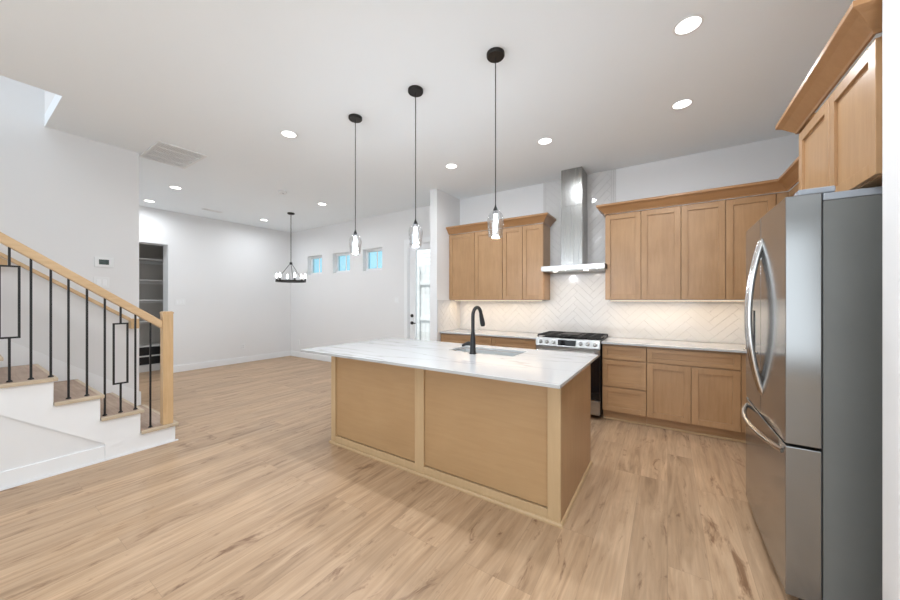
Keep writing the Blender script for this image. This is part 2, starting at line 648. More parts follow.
WIN = [(-7.24, -6.69, 2.005, 2.445), (-6.29, -5.725, 2.005, 2.445), (-5.32, -4.765, 2.005, 2.455)]
DOOR = (-4.095, -3.185, 0.0, 2.455)
struct(bx('floor', (-9.2, 2.9, -4.8, 5.0, -0.1, 0.0), M['floor']))
holed_slab('ceiling', M['ceiling'], 'Z', H, H + 0.12, -9.2, 2.9, -4.8, 5.0, [(XS - 0.06, -4.235, -3.4, 0.545)])
holed_slab('wall_back', M['wall'], 'Y', YB, YB + 0.17, -9.2, 1.45, 0, H, WIN + [DOOR])
holed_slab('wall_left', M['wall'], 'X', XL - 0.27, XL, 0.9, YB, 0, H, [(1.45, 2.345, 0.0, 2.45)])
struct(bx('wall_right', (XR, XR + 0.15, 1.931, YB, 0, H), M['wall']))
struct(bx('wall_stair', (XS - 0.12, XS, -4.6, 1.243, 0, 5.6), M['wall']))
struct(bx('wall_hall', (XL - 0.27, XS - 0.12, 0.78, 0.9, 0, H), M['wall']))
struct(bx('wall_nib', (-3.075, -2.945, 4.13, YB, 0, H), M['wall']))
struct(bx('wall_alcove', (0.671, 2.8, 1.81, 1.93, 0, H), M['wall'], bevel=0.008))
holed_slab('wall_side', M['wall'], 'X', 2.8, 2.95, -4.6, 1.81, 0, H, [(-3.7, 0.9, 0.3, 2.8)])
holed_slab('wall_front', M['wall'], 'Y', -4.75, -4.6, XS - 0.12, 2.8, 0, H, [(-4.7, 2.3, 0.25, 2.85)])
# walls of the stair well above the ceiling
struct(bx('wall_stairwell_end', (XS, -4.235, 0.545, 0.665, H + 0.12, 5.6), M['wall']))
struct(bx('wall_stairwell_side', (-4.235, -4.115, -3.4, 0.545, H + 0.12, 5.6), M['wall']))
struct(bx('wall_stairwell_front', (XS, -4.235, -3.52, -3.4, H + 0.12, 5.6), M['wall']))
struct(bx('ceiling_stairwell', (XS - 0.12, -4.1, -3.6, 0.7, 5.6, 5.7), M['ceiling']))
# pantry room behind the left opening
struct(bx('wall_pantry_back', (-9.12, -9.0, 1.1, 2.75, 0, 2.6), M['closet']))
struct(bx('wall_pantry_right', (-9.0, XL - 0.27, 2.62, 2.75, 0, 2.6), M['closet']))
struct(bx('wall_pantry_left', (-9.0, XL - 0.27, 1.1, 1.22, 0, 2.6), M['closet']))
struct(bx('ceiling_pantry', (-9.12, XL - 0.27, 1.1, 2.75, 2.6, 2.7), M['closet']))


# baseboards
def baseboard(name, x0, x1, y0, y1, h=0.13):
    o = bx(name, (x0, x1, y0, y1, 0, h), M['trim'], bevel=0.004)
    return struct(o)


baseboard('baseboard_left', XL, XL + 0.016, 2.345, YB - 0.016)
baseboard('baseboard_left_near', XL, XL + 0.016, 0.9, 1.45)
baseboard('baseboard_back', XL, DOOR[0] - 0.08, YB - 0.016, YB)
baseboard('baseboard_hall', XL + 0.016, XS - 0.12, 0.9, 0.916)
baseboard('baseboard_nib', -3.091, -3.075, 4.13, YB)
baseboard('baseboard_nib_end', -3.091, -2.945, 4.114, 4.13)
baseboard('baseboard_alcove', 0.671, 2.8, 1.794, 1.81)

# windows in the back wall: vinyl frame set deep in a drywall opening
for i, (x0, x1, z0, z1) in enumerate(WIN):
    f = 0.05
    mb = MB()
    ya, yb = YB + 0.085, YB + 0.15
    mb.box(x0, x0 + f, ya, yb, z0, z1).box(x1 - f, x1, ya, yb, z0, z1)
    mb.box(x0 + f, x1 - f, ya, yb, z0, z0 + f).box(x0 + f, x1 - f, ya, yb, z1 - f, z1)
    w = struct(mb.build('window_%d' % (i + 1), M['trim'], bevel=0.004))
    g = MB().box(x0 + f, x1 - f, YB + 0.115, YB + 0.121, z0 + f, z1 - f).build('pane', M['glass'], w)
    MB().box((x0 + x1) / 2 + 0.02, (x0 + x1) / 2 + 0.045, YB + 0.105, YB + 0.114, z0 + f, z1 - f).build('mullion', M['trim'], w)

# patio door with casing
d = MB()
dx0, dx1, dz1 = DOOR[0] + 0.02, DOOR[1] - 0.02, DOOR[3] - 0.02
st = 0.15
gx0, gx1, gz0, gz1 = dx0 + st, dx1 - st, 0.28, 2.33
ya, yb = YB + 0.02, YB + 0.065
d.box(dx0, gx0, ya, yb, 0.01, dz1).box(gx1, dx1, ya, yb, 0.01, dz1)
d.box(gx0, gx1, ya, yb, 0.01, gz0).box(gx0, gx1, ya, yb, gz1, dz1)
door = struct(d.build('door_1', M['trim'], bevel=0.003))
gf = MB()
b_ = 0.025
gf.box(gx0 - b_, gx0 + 0.005, ya - 0.01, ya, gz0 - b_, gz1 + b_).box(gx1 - 0.005, gx1 + b_, ya - 0.01, ya, gz0 - b_, gz1 + b_)
gf.box(gx0, gx1, ya - 0.01, ya, gz0 - b_, gz0).box(gx0, gx1, ya - 0.01, ya, gz1, gz1 + b_)
gf.build('glass_frame', M['trim'], door, bevel=0.002)
bx('glass', (gx0, gx1, YB + 0.038, YB + 0.045, gz0, gz1), M['door_glass'], door)
kx = dx0 + 0.07
MB().lathe([(0, -0.022), (0.026, -0.022), (0.03, -0.016), (0.03, 0)], (kx, ya, 1.105), 20, 'Y').build('deadbolt', M['black'], door, smooth=True)
hb = MB().lathe([(0, -0.02), (0.028, -0.02), (0.03, -0.014), (0.03, 0)], (kx, ya, 0.97), 20, 'Y')
hb.tube([(kx, ya - 0.02, 0.97), (kx, ya - 0.05, 0.97), (kx + 0.03, ya - 0.055, 0.97), (kx + 0.12, ya - 0.055, 0.97)], 0.0095, 8)
hb.build('lever_handle', M['black'], door, smooth=True)
cs = MB()
cs.box(DOOR[0] - 0.08, DOOR[0] + 0.005, YB - 0.018, YB, 0, DOOR[3] - 0.005).box(DOOR[1] - 0.005, DOOR[1] + 0.08, YB - 0.018, YB, 0, DOOR[3] - 0.005)
cs.box(DOOR[0] - 0.08, DOOR[1] + 0.08, YB - 0.018, YB, DOOR[3] - 0.005, DOOR[3] + 0.08)
cs.box(DOOR[0], DOOR[0] + 0.018, YB, YB + 0.17, 0, DOOR[3]).box(DOOR[1] - 0.018, DOOR[1], YB, YB + 0.17, 0, DOOR[3])
cs.box(DOOR[0], DOOR[1], YB, YB + 0.17, DOOR[3] - 0.018, DOOR[3])
struct(cs.build('trim_1', M['trim'], bevel=0.003))

# front and side window frames, unseen, added to go with the daylight fill
mb = MB()
for x in (-4.7, -2.95, -1.2, 0.55, 2.3):
    mb.box(x - 0.03, x + 0.03, -4.7, -4.64, 0.25, 2.85)
mb.box(-4.7, 2.3, -4.7, -4.64, 0.25, 0.31).box(-4.7, 2.3, -4.7, -4.64, 2.79, 2.85)
struct(mb.build('window_4', M['trim']))
mb = MB()
for y in (-3.7, -2.16, -0.63, 0.9):
    mb.box(2.84, 2.9, y - 0.03, y + 0.03, 0.3, 2.8)
mb.box(2.84, 2.9, -3.7, 0.9, 0.3, 0.36).box(2.84, 2.9, -3.7, 0.9, 2.74, 2.8)
struct(mb.build('window_5', M['trim']))

mb = MB()
for x in (-7.7, -6.6, -5.5):
    mb.box(x - 0.03, x + 0.03, 0.901, 0.93, 0.28, 2.72)
mb.box(-7.7, -5.5, 0.901, 0.93, 0.25, 0.31).box(-7.7, -5.5, 0.901, 0.93, 2.69, 2.75)
struct(mb.build('window_6', M['trim']))  # added frame on the solid hall wall, around the fill light

# outside: ground, fence, neighbouring house wall
struct(bx('ground', (-20, 6, 4.98, 16, -0.25, -0.12), M['ground']))
fence = thing('wooden_fence', 'pale upright board fence seen outside through the glass door', 'fence', (-6.0, 7.0, -0.12))
random.seed(3)
mb = MB()
x = -3.2
while x < 3.6:
    mb.box(x, x + 0.135, 0, 0.02, 0.03, 2.46)
    x += 0.142
mb.build('fence_boards', M['fence'], fence)
for z in (1.03, 1.97):
    bx('fence_rail', (-3.2, 3.6, -0.04, 0, z - 0.045, z + 0.045), M['fence'], fence)
for x in (-2.0, 0.4, 2.8):
    bx('fence_post', (x, x + 0.09, -0.09, -0.04, 0, 2.4), M['fence'], fence)
house = thing('neighbouring_house', 'white sided house wall rising behind the fence outside', 'house', (-7.4, 10.0, -0.12))
mb = MB()
for k in range(26):
    z = 0.1 + k * 0.16
    mb.prism([(0.0, z), (-0.03, z), (-0.005, z + 0.16), (0.0, z + 0.16)], -1.1, 2.6, 'X')
mb.box(-1.1, 2.6, 0, 0.3, 0, 4.3)
mb.build('siding', M['siding'], house)
mb = MB().prism([(-0.4, 4.26), (0.9, 4.9), (0.9, 5.0), (-0.4, 4.36)], -1.3, 2.8, 'X')
mb.build('roof', M['fence'], house)

# ------------------------------------------------------------------ herringbone backsplash
def clip(poly, rect):
    x0, x1, y0, y1 = rect
    def cut(poly, f, inter):
        out = []
        for i in range(len(poly)):
            a, b = poly[i - 1], poly[i]
            fa, fb = f(a), f(b)
            if fa >= 0 and fb >= 0: out.append(b)
            elif fa >= 0 > fb: out.append(inter(a, b, fa, fb))
            elif fa < 0 <= fb:
                out.append(inter(a, b, fa, fb)); out.append(b)
        return out
    it = lambda a, b, fa, fb: (a[0] + (b[0] - a[0]) * fa / (fa - fb), a[1] + (b[1] - a[1]) * fa / (fa - fb))
    for f in (lambda p: p[0] - x0, lambda p: x1 - p[0], lambda p: p[1] - y0, lambda p: y1 - p[1]):
        if not poly: return poly
        poly = cut(poly, f, it)
    return poly


def herringbone(name, rects, to3d, w=0.075, n=4, gap=0.0024, thick=0.006, off=(0, 0)):
    """tiles w by n*w laid at 45 degrees, clipped to rects; one surface with its pattern in the mesh"""
    rnd = random.Random(5)
    bm = bmesh.new()
    s = math.sqrt(0.5)
    tiles = []
    R = 70
    for i in range(-R, R):
        for j in range(-R, R):
            k = (i - j) % (2 * n)
            if k == 0: tiles.append((i, j, n, 1))       # horizontal tile from (i, j)
            if k == n: tiles.append((i, j - n + 1, 1, n))  # vertical tile ending at (i, j)
    for (i, j, a, b) in tiles:
        g = gap / 2 / w
        pts = [(i + g, j + g), (i + a - g, j + g), (i + a - g, j + b - g), (i + g, j + b - g)]
        pts = [((p[0] - p[1]) * s * w + off[0], (p[0] + p[1]) * s * w + off[1]) for p in pts]
        tu, tv = rnd.uniform(-1, 1) * 0.006, rnd.uniform(-1, 1) * 0.006
        cu = sum(p[0] for p in pts) / 4
        cv = sum(p[1] for p in pts) / 4
        for rect in rects:
            q = clip(pts, rect)
            if len(q) < 3: continue
            area = abs(sum(q[k - 1][0] * q[k][1] - q[k][0] * q[k - 1][1] for k in range(len(q)))) / 2
            if area < 2e-5: continue
            top = [bm.verts.new(to3d(p[0], p[1], thick + (p[0] - cu) * tu + (p[1] - cv) * tv)) for p in q]
            bot = [bm.verts.new(to3d(p[0], p[1], 0.0)) for p in q]
            bm.faces.new(top)
            for k in range(len(q)):
                l = (k + 1) % len(q)
                bm.faces.new((top[k], bot[k], bot[l], top[l]))
    bmesh.ops.recalc_face_normals(bm, faces=bm.faces)
    me = bpy.data.meshes.new(name)
    bm.to_mesh(me)
    bm.free()
    me.materials.append(M['tile'])
    o = bpy.data.objects.new(name, me)
    COL.objects.link(o)
    return o


CT = 0.914   # counter top height
UB = 1.40    # underside of wall cabinets
UT = 2.445   # top of wall cabinets
TX0, TX1 = -1.514, -0.562
bs = bx('wall_backsplash', (-2.945, XR, YB - 0.006, YB, CT, UB - 0.002), M['grout'])
struct(bs)
t = herringbone('tile', [(-2.945, XR, CT + 0.002, UB - 0.004)], lambda u, v, d: (u, YB - 0.006 - d, v), off=(0.02, 0.03))
t.parent = bs
bs2 = struct(bx('wall_backsplash_hood', (TX0, TX1, YB - 0.006, YB, UB - 0.002, H), M['grout']))
t = herringbone('tile', [(TX0 + 0.03, TX1 - 0.055, UB - 0.004, H - 0.002)], lambda u, v, d: (u, YB - 0.006 - d, v), off=(0.02, 0.03))
t.parent = bs2
for a, b in ((TX0, TX0 + 0.027), (TX1 - 0.052, TX1 - 0.028), (TX1 - 0.025, TX1)):
    bx('edge_strip', (a, b, YB - 0.013, YB - 0.006, UT + 0.12, H), M['tile'], bs2, 0.002)
bs3 = struct(bx('wall_backsplash_nib', (-2.945, -2.939, 4.135, YB - 0.012, CT, UB - 0.002), M['grout']))
t = herringbone('tile', [(4.14, YB - 0.014, CT + 0.002, UB - 0.004)], lambda u, v, d: (-2.939 + d, u, v), off=(0.05, 0.0))
t.parent = bs3
bs4 = struct(bx('wall_backsplash_right', (XR - 0.006, XR, 3.06, YB - 0.012, CT, UB - 0.002), M['grout']))
t = herringbone('tile', [(3.07, YB - 0.014, CT + 0.002, UB - 0.004)], lambda u, v, d: (XR - 0.006 - d, u, v), off=(0.05, 0.0))
t.parent = bs4


# ------------------------------------------------------------------ cabinets
def shaker(name, x0, x1, z0, z1, yf, parent, stile=0.058, rail=0.058, mat=None):
    """shaker front: frame with a recessed flat panel; front face at local y = yf"""
    mb = MB()
    th = 0.02
    mb.box(x0, x0 + stile, yf, yf + th, z0, z1).box(x1 - stile, x1, yf, yf + th, z0, z1)
    mb.box(x0 + stile, x1 - stile, yf, yf + th, z0, z0 + rail).box(x0 + stile, x1 - stile, yf, yf + th, z1 - rail, z1)
    o = mb.build(name, mat or M['cabinet'], parent, bevel=0.0018)
    pn = MB().box(x0 + stile - 0.002, x1 - stile + 0.002, yf + 0.013, yf + 0.019, z0 + rail - 0.002, z1 - rail + 0.002)
    pn.build('recessed_panel', mat or M['cabinet'], o)
    return o


def cabinet(name, label, cat, loc, rz, w, dep, z0, z1, fronts, group=None, toe=False):
    """local frame: x to the right along the front, front of the fronts at y=0, back at y=dep"""
    root = thing(name, label, cat, (loc[0], loc[1], 0), rz, group)
    b = MB()
    b.box(0.0005, w - 0.0005, 0.021, dep, z0 + (0.11 if toe else 0), z1)
    b.build('carcass', M['cabinet'], root, bevel=0.001)
    if toe:
        bx('toe_kick', (0.0005, w - 0.0005, 0.075, 0.09, 0.0, 0.109), M['cabinet_flat'], root)
        bx('shoe_moulding', (0.0005, w - 0.0005, 0.06, 0.075, 0.0, 0.02), M['island_side'], root, 0.004)
    for kind, a, c, e, f in fronts:
        g = 0.0028
        if kind == 'door':
            shaker('door', a + g, c - g, e, f, 0, root)
        elif kind == 'drawer':
            shaker('drawer', a + g, c - g, e, f, 0, root, 0.05, 0.045 if f - e < 0.2 else 0.052, M['cabinet_flat'])
        elif kind == 'filler':
            bx('filler_strip', (a + g, c - g, 0.012, 0.0208, e, f), M['cabinet'], root)
    return root


FU = 4.46                        # front plane of wall cabinets
DU = YB - FU - 0.001
z0, z1 = UB, UT
dz0, dz1_ = UB + 0.004, UT - 0.012
cabinet('wall_cabinet', 'tall two-door maple wall cabinet at the left end against the white wall nib', 'cabinet', (-2.943, FU), 0, 0.931, DU, z0, z1,
        [('door', 0.0, 0.468, dz0, dz1_), ('door', 0.468, 0.931, dz0, dz1_)], 'maple wall cabinets')
cabinet('wall_cabinet', 'narrower two-door maple wall cabinet just left of the range hood', 'cabinet', (-2.011, FU), 0, 0.597, DU, z0, z1,
        [('door', 0.0, 0.304, dz0, dz1_), ('door', 0.304, 0.597, dz0, dz1_)], 'maple wall cabinets')
cabinet('wall_cabinet', 'two-door maple wall cabinet just right of the range hood', 'cabinet', (-0.644, FU), 0, 0.7675, DU, z0, z1,
        [('door', 0.0, 0.385, dz0, dz1_), ('door', 0.385, 0.7675, dz0, dz1_)], 'maple wall cabinets')
cabinet('wall_cabinet', 'two-door maple wall cabinet in the back corner, partly behind the refrigerator', 'cabinet', (0.124, FU), 0, 1.174, DU, z0, z1,
        [('door', 0.0, 0.381, dz0, dz1_), ('door', 0.381, 0.763, dz0, dz1_), ('filler', 0.766, 0.846, dz0, dz1_)], 'maple wall cabinets')
cabinet('wall_cabinet', 'maple wall cabinet on the right wall between corner and refrigerator', 'cabinet', (0.971, FU - 0.001), -PI / 2, 1.499, XR - 0.972, z0, z1,
        [('door', 0.02, 0.74, dz0, dz1_), ('door', 0.74, 1.495, dz0, dz1_)], 'maple wall cabinets')
cabinet('fridge_cabinet', 'deep two-door maple cabinet mounted above the refrigerator', 'cabinet', (0.69, 2.957), -PI / 2, 0.934, XR - 0.691, 1.89, UT,
        [('door', 0.004, 0.475, 1.893, dz1_), ('door', 0.475, 0.932, 1.893, dz1_)])

FB = 4.22                        # front plane of base cabinets
DB = YB - FB - 0.001
cabinet('base_cabinet', 'maple base cabinet with wide top drawer against the white nib, behind island left', 'cabinet', (-2.943, FB), 0, 0.877, DB, 0, 0.888,
        [('drawer', 0, 0.877, 0.735, 0.868), ('door', 0, 0.439, 0.125, 0.728), ('door', 0.439, 0.877, 0.125, 0.728)], 'maple base cabinets', True)
cabinet('base_cabinet', 'maple base cabinet with one top drawer directly left of the gas range', 'cabinet', (-2.065, FB), 0, 0.652, DB, 0, 0.888,
        [('drawer', 0, 0.652, 0.735, 0.868), ('door', 0, 0.326, 0.125, 0.728), ('door', 0.326, 0.652, 0.125, 0.728)], 'maple base cabinets', True)
cabinet('base_cabinet', 'maple three-drawer base cabinet directly right of the gas range', 'cabinet', (-0.64, FB), 0, 0.446, DB, 0, 0.888,
        [('drawer', 0.0, 0.446, 0.718, 0.868), ('drawer', 0.0, 0.446, 0.405, 0.706), ('drawer', 0.0, 0.446, 0.118, 0.393)], 'maple base cabinets', True)
cabinet('base_cabinet', 'maple base cabinet with one wide drawer over two doors, left of refrigerator', 'cabinet', (-0.193, FB), 0, 0.882, DB, 0, 0.888,
        [('drawer', 0.0, 0.786, 0.718, 0.868), ('door', 0.0, 0.396, 0.118, 0.706), ('door', 0.396, 0.786, 0.118, 0.706), ('filler', 0.789, 0.88, 0.118, 0.868)],
        'maple base cabinets', True)
cabinet('base_cabinet', 'maple base cabinet on the right wall hidden beside the refrigerator', 'cabinet', (0.69, FB + 0.003), -PI / 2, 1.17, XR - 0.691, 0, 0.888,
        [('filler', 0, 0.1, 0.118, 0.868), ('drawer', 0.1, 1.17, 0.718, 0.868), ('door', 0.1, 0.635, 0.118, 0.706), ('door', 0.635, 1.17, 0.118, 0.706)],
        'maple base cabinets', True)


# crown moulding: profile swept along a path with mitred corners
CROWN = [(0.0, 0.0), (0.010, 0.0), (0.014, 0.012), (0.026, 0.024), (0.062, 0.066), (0.078, 0.078), (0.084, 0.082), (0.088, 0.086), (0.088, 0.108), (0.0, 0.108)]


def sweep(name, path, prof, z, mat, side=1):
    """path: 2-D points; outward is to the right of travel (side=1)"""
    bm = bmesh.new()
    P = [Vector(p) for p in path]
    rings = []
    n = len(P)
    for i in range(n):
        ns = []
        if i > 0:
            t = (P[i] - P[i - 1]).normalized(); ns.append(Vector((t.y, -t.x)) * side)
        if i < n - 1:
            t = (P[i + 1] - P[i]).normalized(); ns.append(Vector((t.y, -t.x)) * side)
        m = sum(ns, Vector((0, 0))).normalized()
        k = 1.0 / max(0.2, m.dot(ns[0]))
        rings.append([bm.verts.new((P[i].x + m.x * o * k, P[i].y + m.y * o * k, z + h)) for o, h in prof])
    for a, b in zip(rings[:-1], rings[1:]):
        for q in range(len(prof)):
            r = (q + 1) % len(prof)
            bm.faces.new((a[q], a[r], b[r], b[q]))
    bm.faces.new(rings[0]); bm.faces.new(rings[-1][::-1])
    bmesh.ops.recalc_face_normals(bm, faces=bm.faces)
    me = bpy.data.meshes.new(name); bm.to_mesh(me); bm.free()
    me.materials.append(mat)
    o = bpy.data.objects.new(name, me); COL.objects.link(o)
    return o


cz = UT + 0.001
tag(sweep('crown_moulding', [(-2.943, FU), (-1.414, FU), (-1.414, YB - 0.016)], CROWN, cz, M['crown']),
    'maple crown moulding capping the wall cabinets left of the range hood', 'moulding', 'crown mouldings')
tag(sweep('crown_moulding', [(-0.644, YB - 0.016), (-0.644, FU), (0.971, FU), (0.971, 3.05)], CROWN, cz, M['crown']),
    'long maple crown moulding turning the corner right of the range hood', 'moulding', 'crown mouldings')
tag(sweep('crown_moulding', [(XR - 0.002, 2.957), (0.69, 2.957), (0.69, 2.023), (XR - 0.002, 2.023)], CROWN, cz, M['crown']),
    'maple crown moulding above the cabinet over the refrigerator', 'moulding', 'crown mouldings')

# under cabinet strips with their own warm light
WARM = (1.0, 0.76, 0.50)
for x0, x1, lab in ((-2.90, -1.46, 'left'), (-0.60, 0.92, 'right')):
    u = thing('under_cabinet_light', 'warm strip light hidden beneath the wall cabinets %s of the range hood' % lab, 'light', ((x0 + x1) / 2, 4.57, UB), 0, 'under cabinet strip lights')
    w = x1 - x0
    bx('housing', (-w / 2, w / 2, -0.02, 0.02, -0.012, -0.0005), M['plastic'], u)
    bx('diffuser', (-w / 2 + 0.01, w / 2 - 0.01, -0.014, 0.014, -0.015, -0.012), M['led'], u)
    area_light('strip_glow', (0, 0, -0.018), (0, 0, 0), (w - 0.02, 0.03), LED_POWER * w / 1.45, WARM, parent=u)

# ------------------------------------------------------------------ countertops
cb = MB().box(-2.937, -1.412, FB - 0.035, YB - 0.013, 0.889, CT)
tag(cb.build('countertop', M['quartz'], bevel=0.003), 'white quartz countertop left of the gas range along the back wall', 'countertop', 'wall countertops')
cb = MB().prism([(-0.645, FB - 0.035), (0.655, FB - 0.035), (0.655, 3.055), (XR - 0.013, 3.055), (XR - 0.013, YB - 0.013), (-0.645, YB - 0.013)], 0.889, CT, 'Z')
tag(cb.build('countertop', M['quartz'], bevel=0.003), 'white quartz countertop right of the range turning the corner behind the refrigerator', 'countertop', 'wall countertops')

# ------------------------------------------------------------------ island
IX0, IX1, IY0, IY1 = -2.756, -0.551, 2.082, 3.035
isl = thing('kitchen_island', 'maple panelled kitchen island body standing in the middle of the oak floor', 'island', ((IX0 + IX1) / 2, (IY0 + IY1) / 2, 0))
ox, oy = -(IX0 + IX1) / 2, -(IY0 + IY1) / 2


def ibox(*a):
    return (a[0] + ox, a[1] + ox, a[2] + oy, a[3] + oy, a[4], a[5])


ih = 0.8905
bx('left_side_panel', ibox(IX0, IX0 + 0.02, IY0 + 0.03, IY1, 0, ih), M['island_side'], isl)
bx('right_side_panel', ibox(IX1 - 0.02, IX1, IY0 + 0.021, IY1, 0, ih), M['cabinet'], isl, 0.001)
bx('left_front_panel', ibox(IX0 + 0.06, -1.66, IY0 + 0.016, IY0 + 0.03, 0.083, ih), M['island'], isl)
bx('right_front_panel', ibox(-1.659, IX1 - 0.079, IY0 + 0.016, IY0 + 0.03, 0.083, ih), M['island'], isl)
for a, b in ((IX0, IX0 + 0.062), (-1.705, -1.614), (IX1 - 0.081, IX1)):
    bx('post', ibox(a, b, IY0, IY0 + 0.02, 0.0, ih), M['island_side'], isl, 0.002)
bx('bottom_rail', ibox(IX0 + 0.062, -1.705, IY0 + 0.002, IY0 + 0.02, 0.0, 0.078), M['island_side'], isl, 0.002)
bx('bottom_rail', ibox(-1.614, IX1 - 0.081, IY0 + 0.002, IY0 + 0.02, 0.0, 0.078), M['island_side'], isl, 0.002)
tr = [(0, 0), (0.016, 0), (0.016, 0.012), (0.010, 0.022), (0.0, 0.024)]
o = sweep('base_moulding', [(IX0 + ox, IY1 + oy), (IX0 + ox, IY0 + oy), (IX1 + ox, IY0 + oy), (IX1 + ox, IY1 - 0.0 + oy)], tr, 0.0, M['island_side'])
o.parent = isl
# working side of the island: doors over a toe kick
for k in range(4):
    a = IX0 + 0.02 + k * (IX1 - IX0 - 0.04) / 4
    b = a + (IX1 - IX0 - 0.04) / 4
    e = MB()
    g = 0.002
    yb_ = IY1 - 0.02
    x0_, x1_ = a + g + ox, b - g + ox
    q0, q1 = yb_ + oy, yb_ + 0.02 + oy
    s_ = 0.06
    e.box(x0_, x0_ + s_, q0, q1, 0.12, 0.87).box(x1_ - s_, x1_, q0, q1, 0.12, 0.87)
    e.box(x0_ + s_, x1_ - s_, q0, q1, 0.12, 0.18).box(x0_ + s_, x1_ - s_, q0, q1, 0.81, 0.87)
    e.box(x0_ + s_, x1_ - s_, q0 + 0.002, q0 + 0.01, 0.18, 0.81)
    e.build('door', M['cabinet'], isl, 0.0015)
bx('toe_kick', ibox(IX0 + 0.02, IX1 - 0.02, IY1 - 0.1, IY1 - 0.085, 0, 0.11), M['cabinet_flat'], isl)
bx('cabinet_bottom', ibox(IX0 + 0.02, IX1 - 0.02, IY0 + 0.03, IY1 - 0.02, 0.11, 0.118), M['cabinet_flat'], isl)

SX0, SX1, SY0, SY1 = -1.775, -1.10, 2.665, 3.005
o = holed_slab('island_countertop', M['quartz'], 'Z', 0.8915, CT, -2.99, -0.508, 1.905, 3.165, [(SX0, SX1, SY0, SY1)])
del o['kind']
bv = o.modifiers.new('bevel', 'BEVEL'); bv.width = 0.003; bv.segments = 2; bv.limit_method = 'ANGLE'
tag(o, 'large white veined quartz slab on top of the kitchen island', 'countertop')

# undermount sink
sk = thing('kitchen_sink', 'stainless undermount sink set in the island countertop', 'sink', ((SX0 + SX1) / 2, (SY0 + SY1) / 2, 0.69))
sx, sy = (SX1 - SX0) / 2 - 0.004, (SY1 - SY0) / 2 - 0.004
mb = MB()
w_ = 0.004
mb.box(-sx, sx, -sy, sy, 0, w_)
mb.box(-sx, -sx + w_, -sy, sy, w_, 0.2).box(sx - w_, sx, -sy, sy, w_, 0.2)
mb.box(-sx + w_, sx - w_, -sy, -sy + w_, w_, 0.2).box(-sx + w_, sx - w_, sy - w_, sy, w_, 0.2)
mb.build('basin', M['sink'], sk)
MB().lathe([(0, 0.008), (0.03, 0.008), (0.042, 0.011), (0.045, 0.0045)], (0, 0.05, 0), 24).build('drain', M['steel'], sk, smooth=True)

# faucet
fa = thing('kitchen_faucet', 'tall matte black gooseneck faucet standing at the near edge of the island sink', 'faucet', (-1.459, 2.60, CT))
MB().lathe([(0, 0), (0.031, 0), (0.031, 0.006), (0.027, 0.012), (0.025, 0.06), (0.0235, 0.12), (0.0185, 0.185), (0.0175, 0.2)], (0, 0, 0.0005), 24).build('base', M['black'], fa, smooth=True)
pts = [(0, 0, 0.19), (0, 0, 0.335)]
Rr = 0.078
for k in range(0, 13):
    a = PI - k * (PI * 0.93) / 12
    pts.append((0, Rr + Rr * math.cos(a), 0.335 + Rr * math.sin(a)))
MB().tube(pts, 0.0165, 16).build('spout', M['black'], fa, smooth=True)
e_ = Vector(pts[-1]); d_ = (Vector(pts[-1]) - Vector(pts[-2])).normalized()
hp = [e_, e_ + d_ * 0.02, e_ + d_ * 0.07, e_ + d_ * 0.1, e_ + d_ * 0.12]
MB().tube(hp, [0.017, 0.019, 0.0225, 0.0235, 0.02], 14).build('spray_head', M['black'], fa, smooth=True)
mb = MB().tube([(0, 0, 0.088), (-0.045, 0, 0.09)], 0.019, 12)
mb.tube([(-0.045, 0, 0.09), (-0.075, -0.005, 0.082), (-0.105, -0.008, 0.066)], [0.019, 0.014, 0.010], 10)
mb.build('handle', M['black'], fa, smooth=True)

# ------------------------------------------------------------------ range
RX0, RX1, RY = -1.409, -0.651, 4.145
rg = thing('gas_range', 'stainless slide-in gas range with black oven door between the base cabinets', 'stove', ((RX0 + RX1) / 2, RY, 0))
rw = (RX1 - RX0) / 2
bx('body', (-rw, rw, 0.05, YB - RY - 0.02, 0.04, 0.905), M['black'], rg, 0.003)
mb = MB().prism([(0.0, 0.825), (0.05, 0.825), (0.05, 0.925), (0.02, 0.925)], -rw, rw, 'X')
cp = mb.build('control_panel', M['steel_h'], rg, 0.003)
tilt = math.atan2(0.02, 0.10)
bx('cooktop', (-rw, rw, 0.0505, YB - RY - 0.02, 0.9055, 0.925), M['black_glass'], rg, 0.004)


def on_panel(mb_fn, name, mat, parent):
    o = mb_fn.build(name, mat, parent, smooth=True)
    return o


for kx_ in (-0.315, -0.235, -0.155, 0.165, 0.245, 0.325):
    k = MB().lathe([(0.024, 0), (0.024, -0.006), (0.019, -0.008), (0.018, -0.03), (0.015, -0.034), (0, -0.034)], (0, 0, 0), 20, 'Y')
    k.box(-0.0035, 0.0035, -0.038, -0.03, -0.016, 0.016)
    ko = k.build('knob', M['steel'], rg, smooth=True)
    ko.location = (kx_, 0.0095, 0.874)
    ko.rotation_euler = (-tilt, 0, 0)
dp = MB().box(-0.105, 0.11, -0.004, 0.0, -0.034, 0.034).build('display', M['black_glass'], rg, 0.002)
dp.location = (0, 0.0095, 0.874); dp.rotation_euler = (-tilt, 0, 0)
od = bx('oven_door', (-rw + 0.004, rw - 0.004, 0.0, 0.049, 0.235, 0.745), M['black_glass'], rg, 0.004)
bx('door_top_band', (-rw + 0.004, rw - 0.004, -0.001, 0.049, 0.746, 0.818), M['steel_h'], rg, 0.003)
mb = MB().tube([(-rw + 0.05, -0.055, 0.775), (rw - 0.05, -0.055, 0.775)], 0.013, 12)
for s in (-1, 1):
    mb.bar((s * (rw - 0.07), -0.001, 0.775), (s * (rw - 0.07), -0.055, 0.775), 0.02, 0.02)
mb.build('oven_handle', M['steel_h'], rg, smooth=True)
dr = bx('storage_drawer', (-rw + 0.004, rw - 0.004, 0.0, 0.049, 0.06, 0.225), M['steel_h'], rg, 0.004)
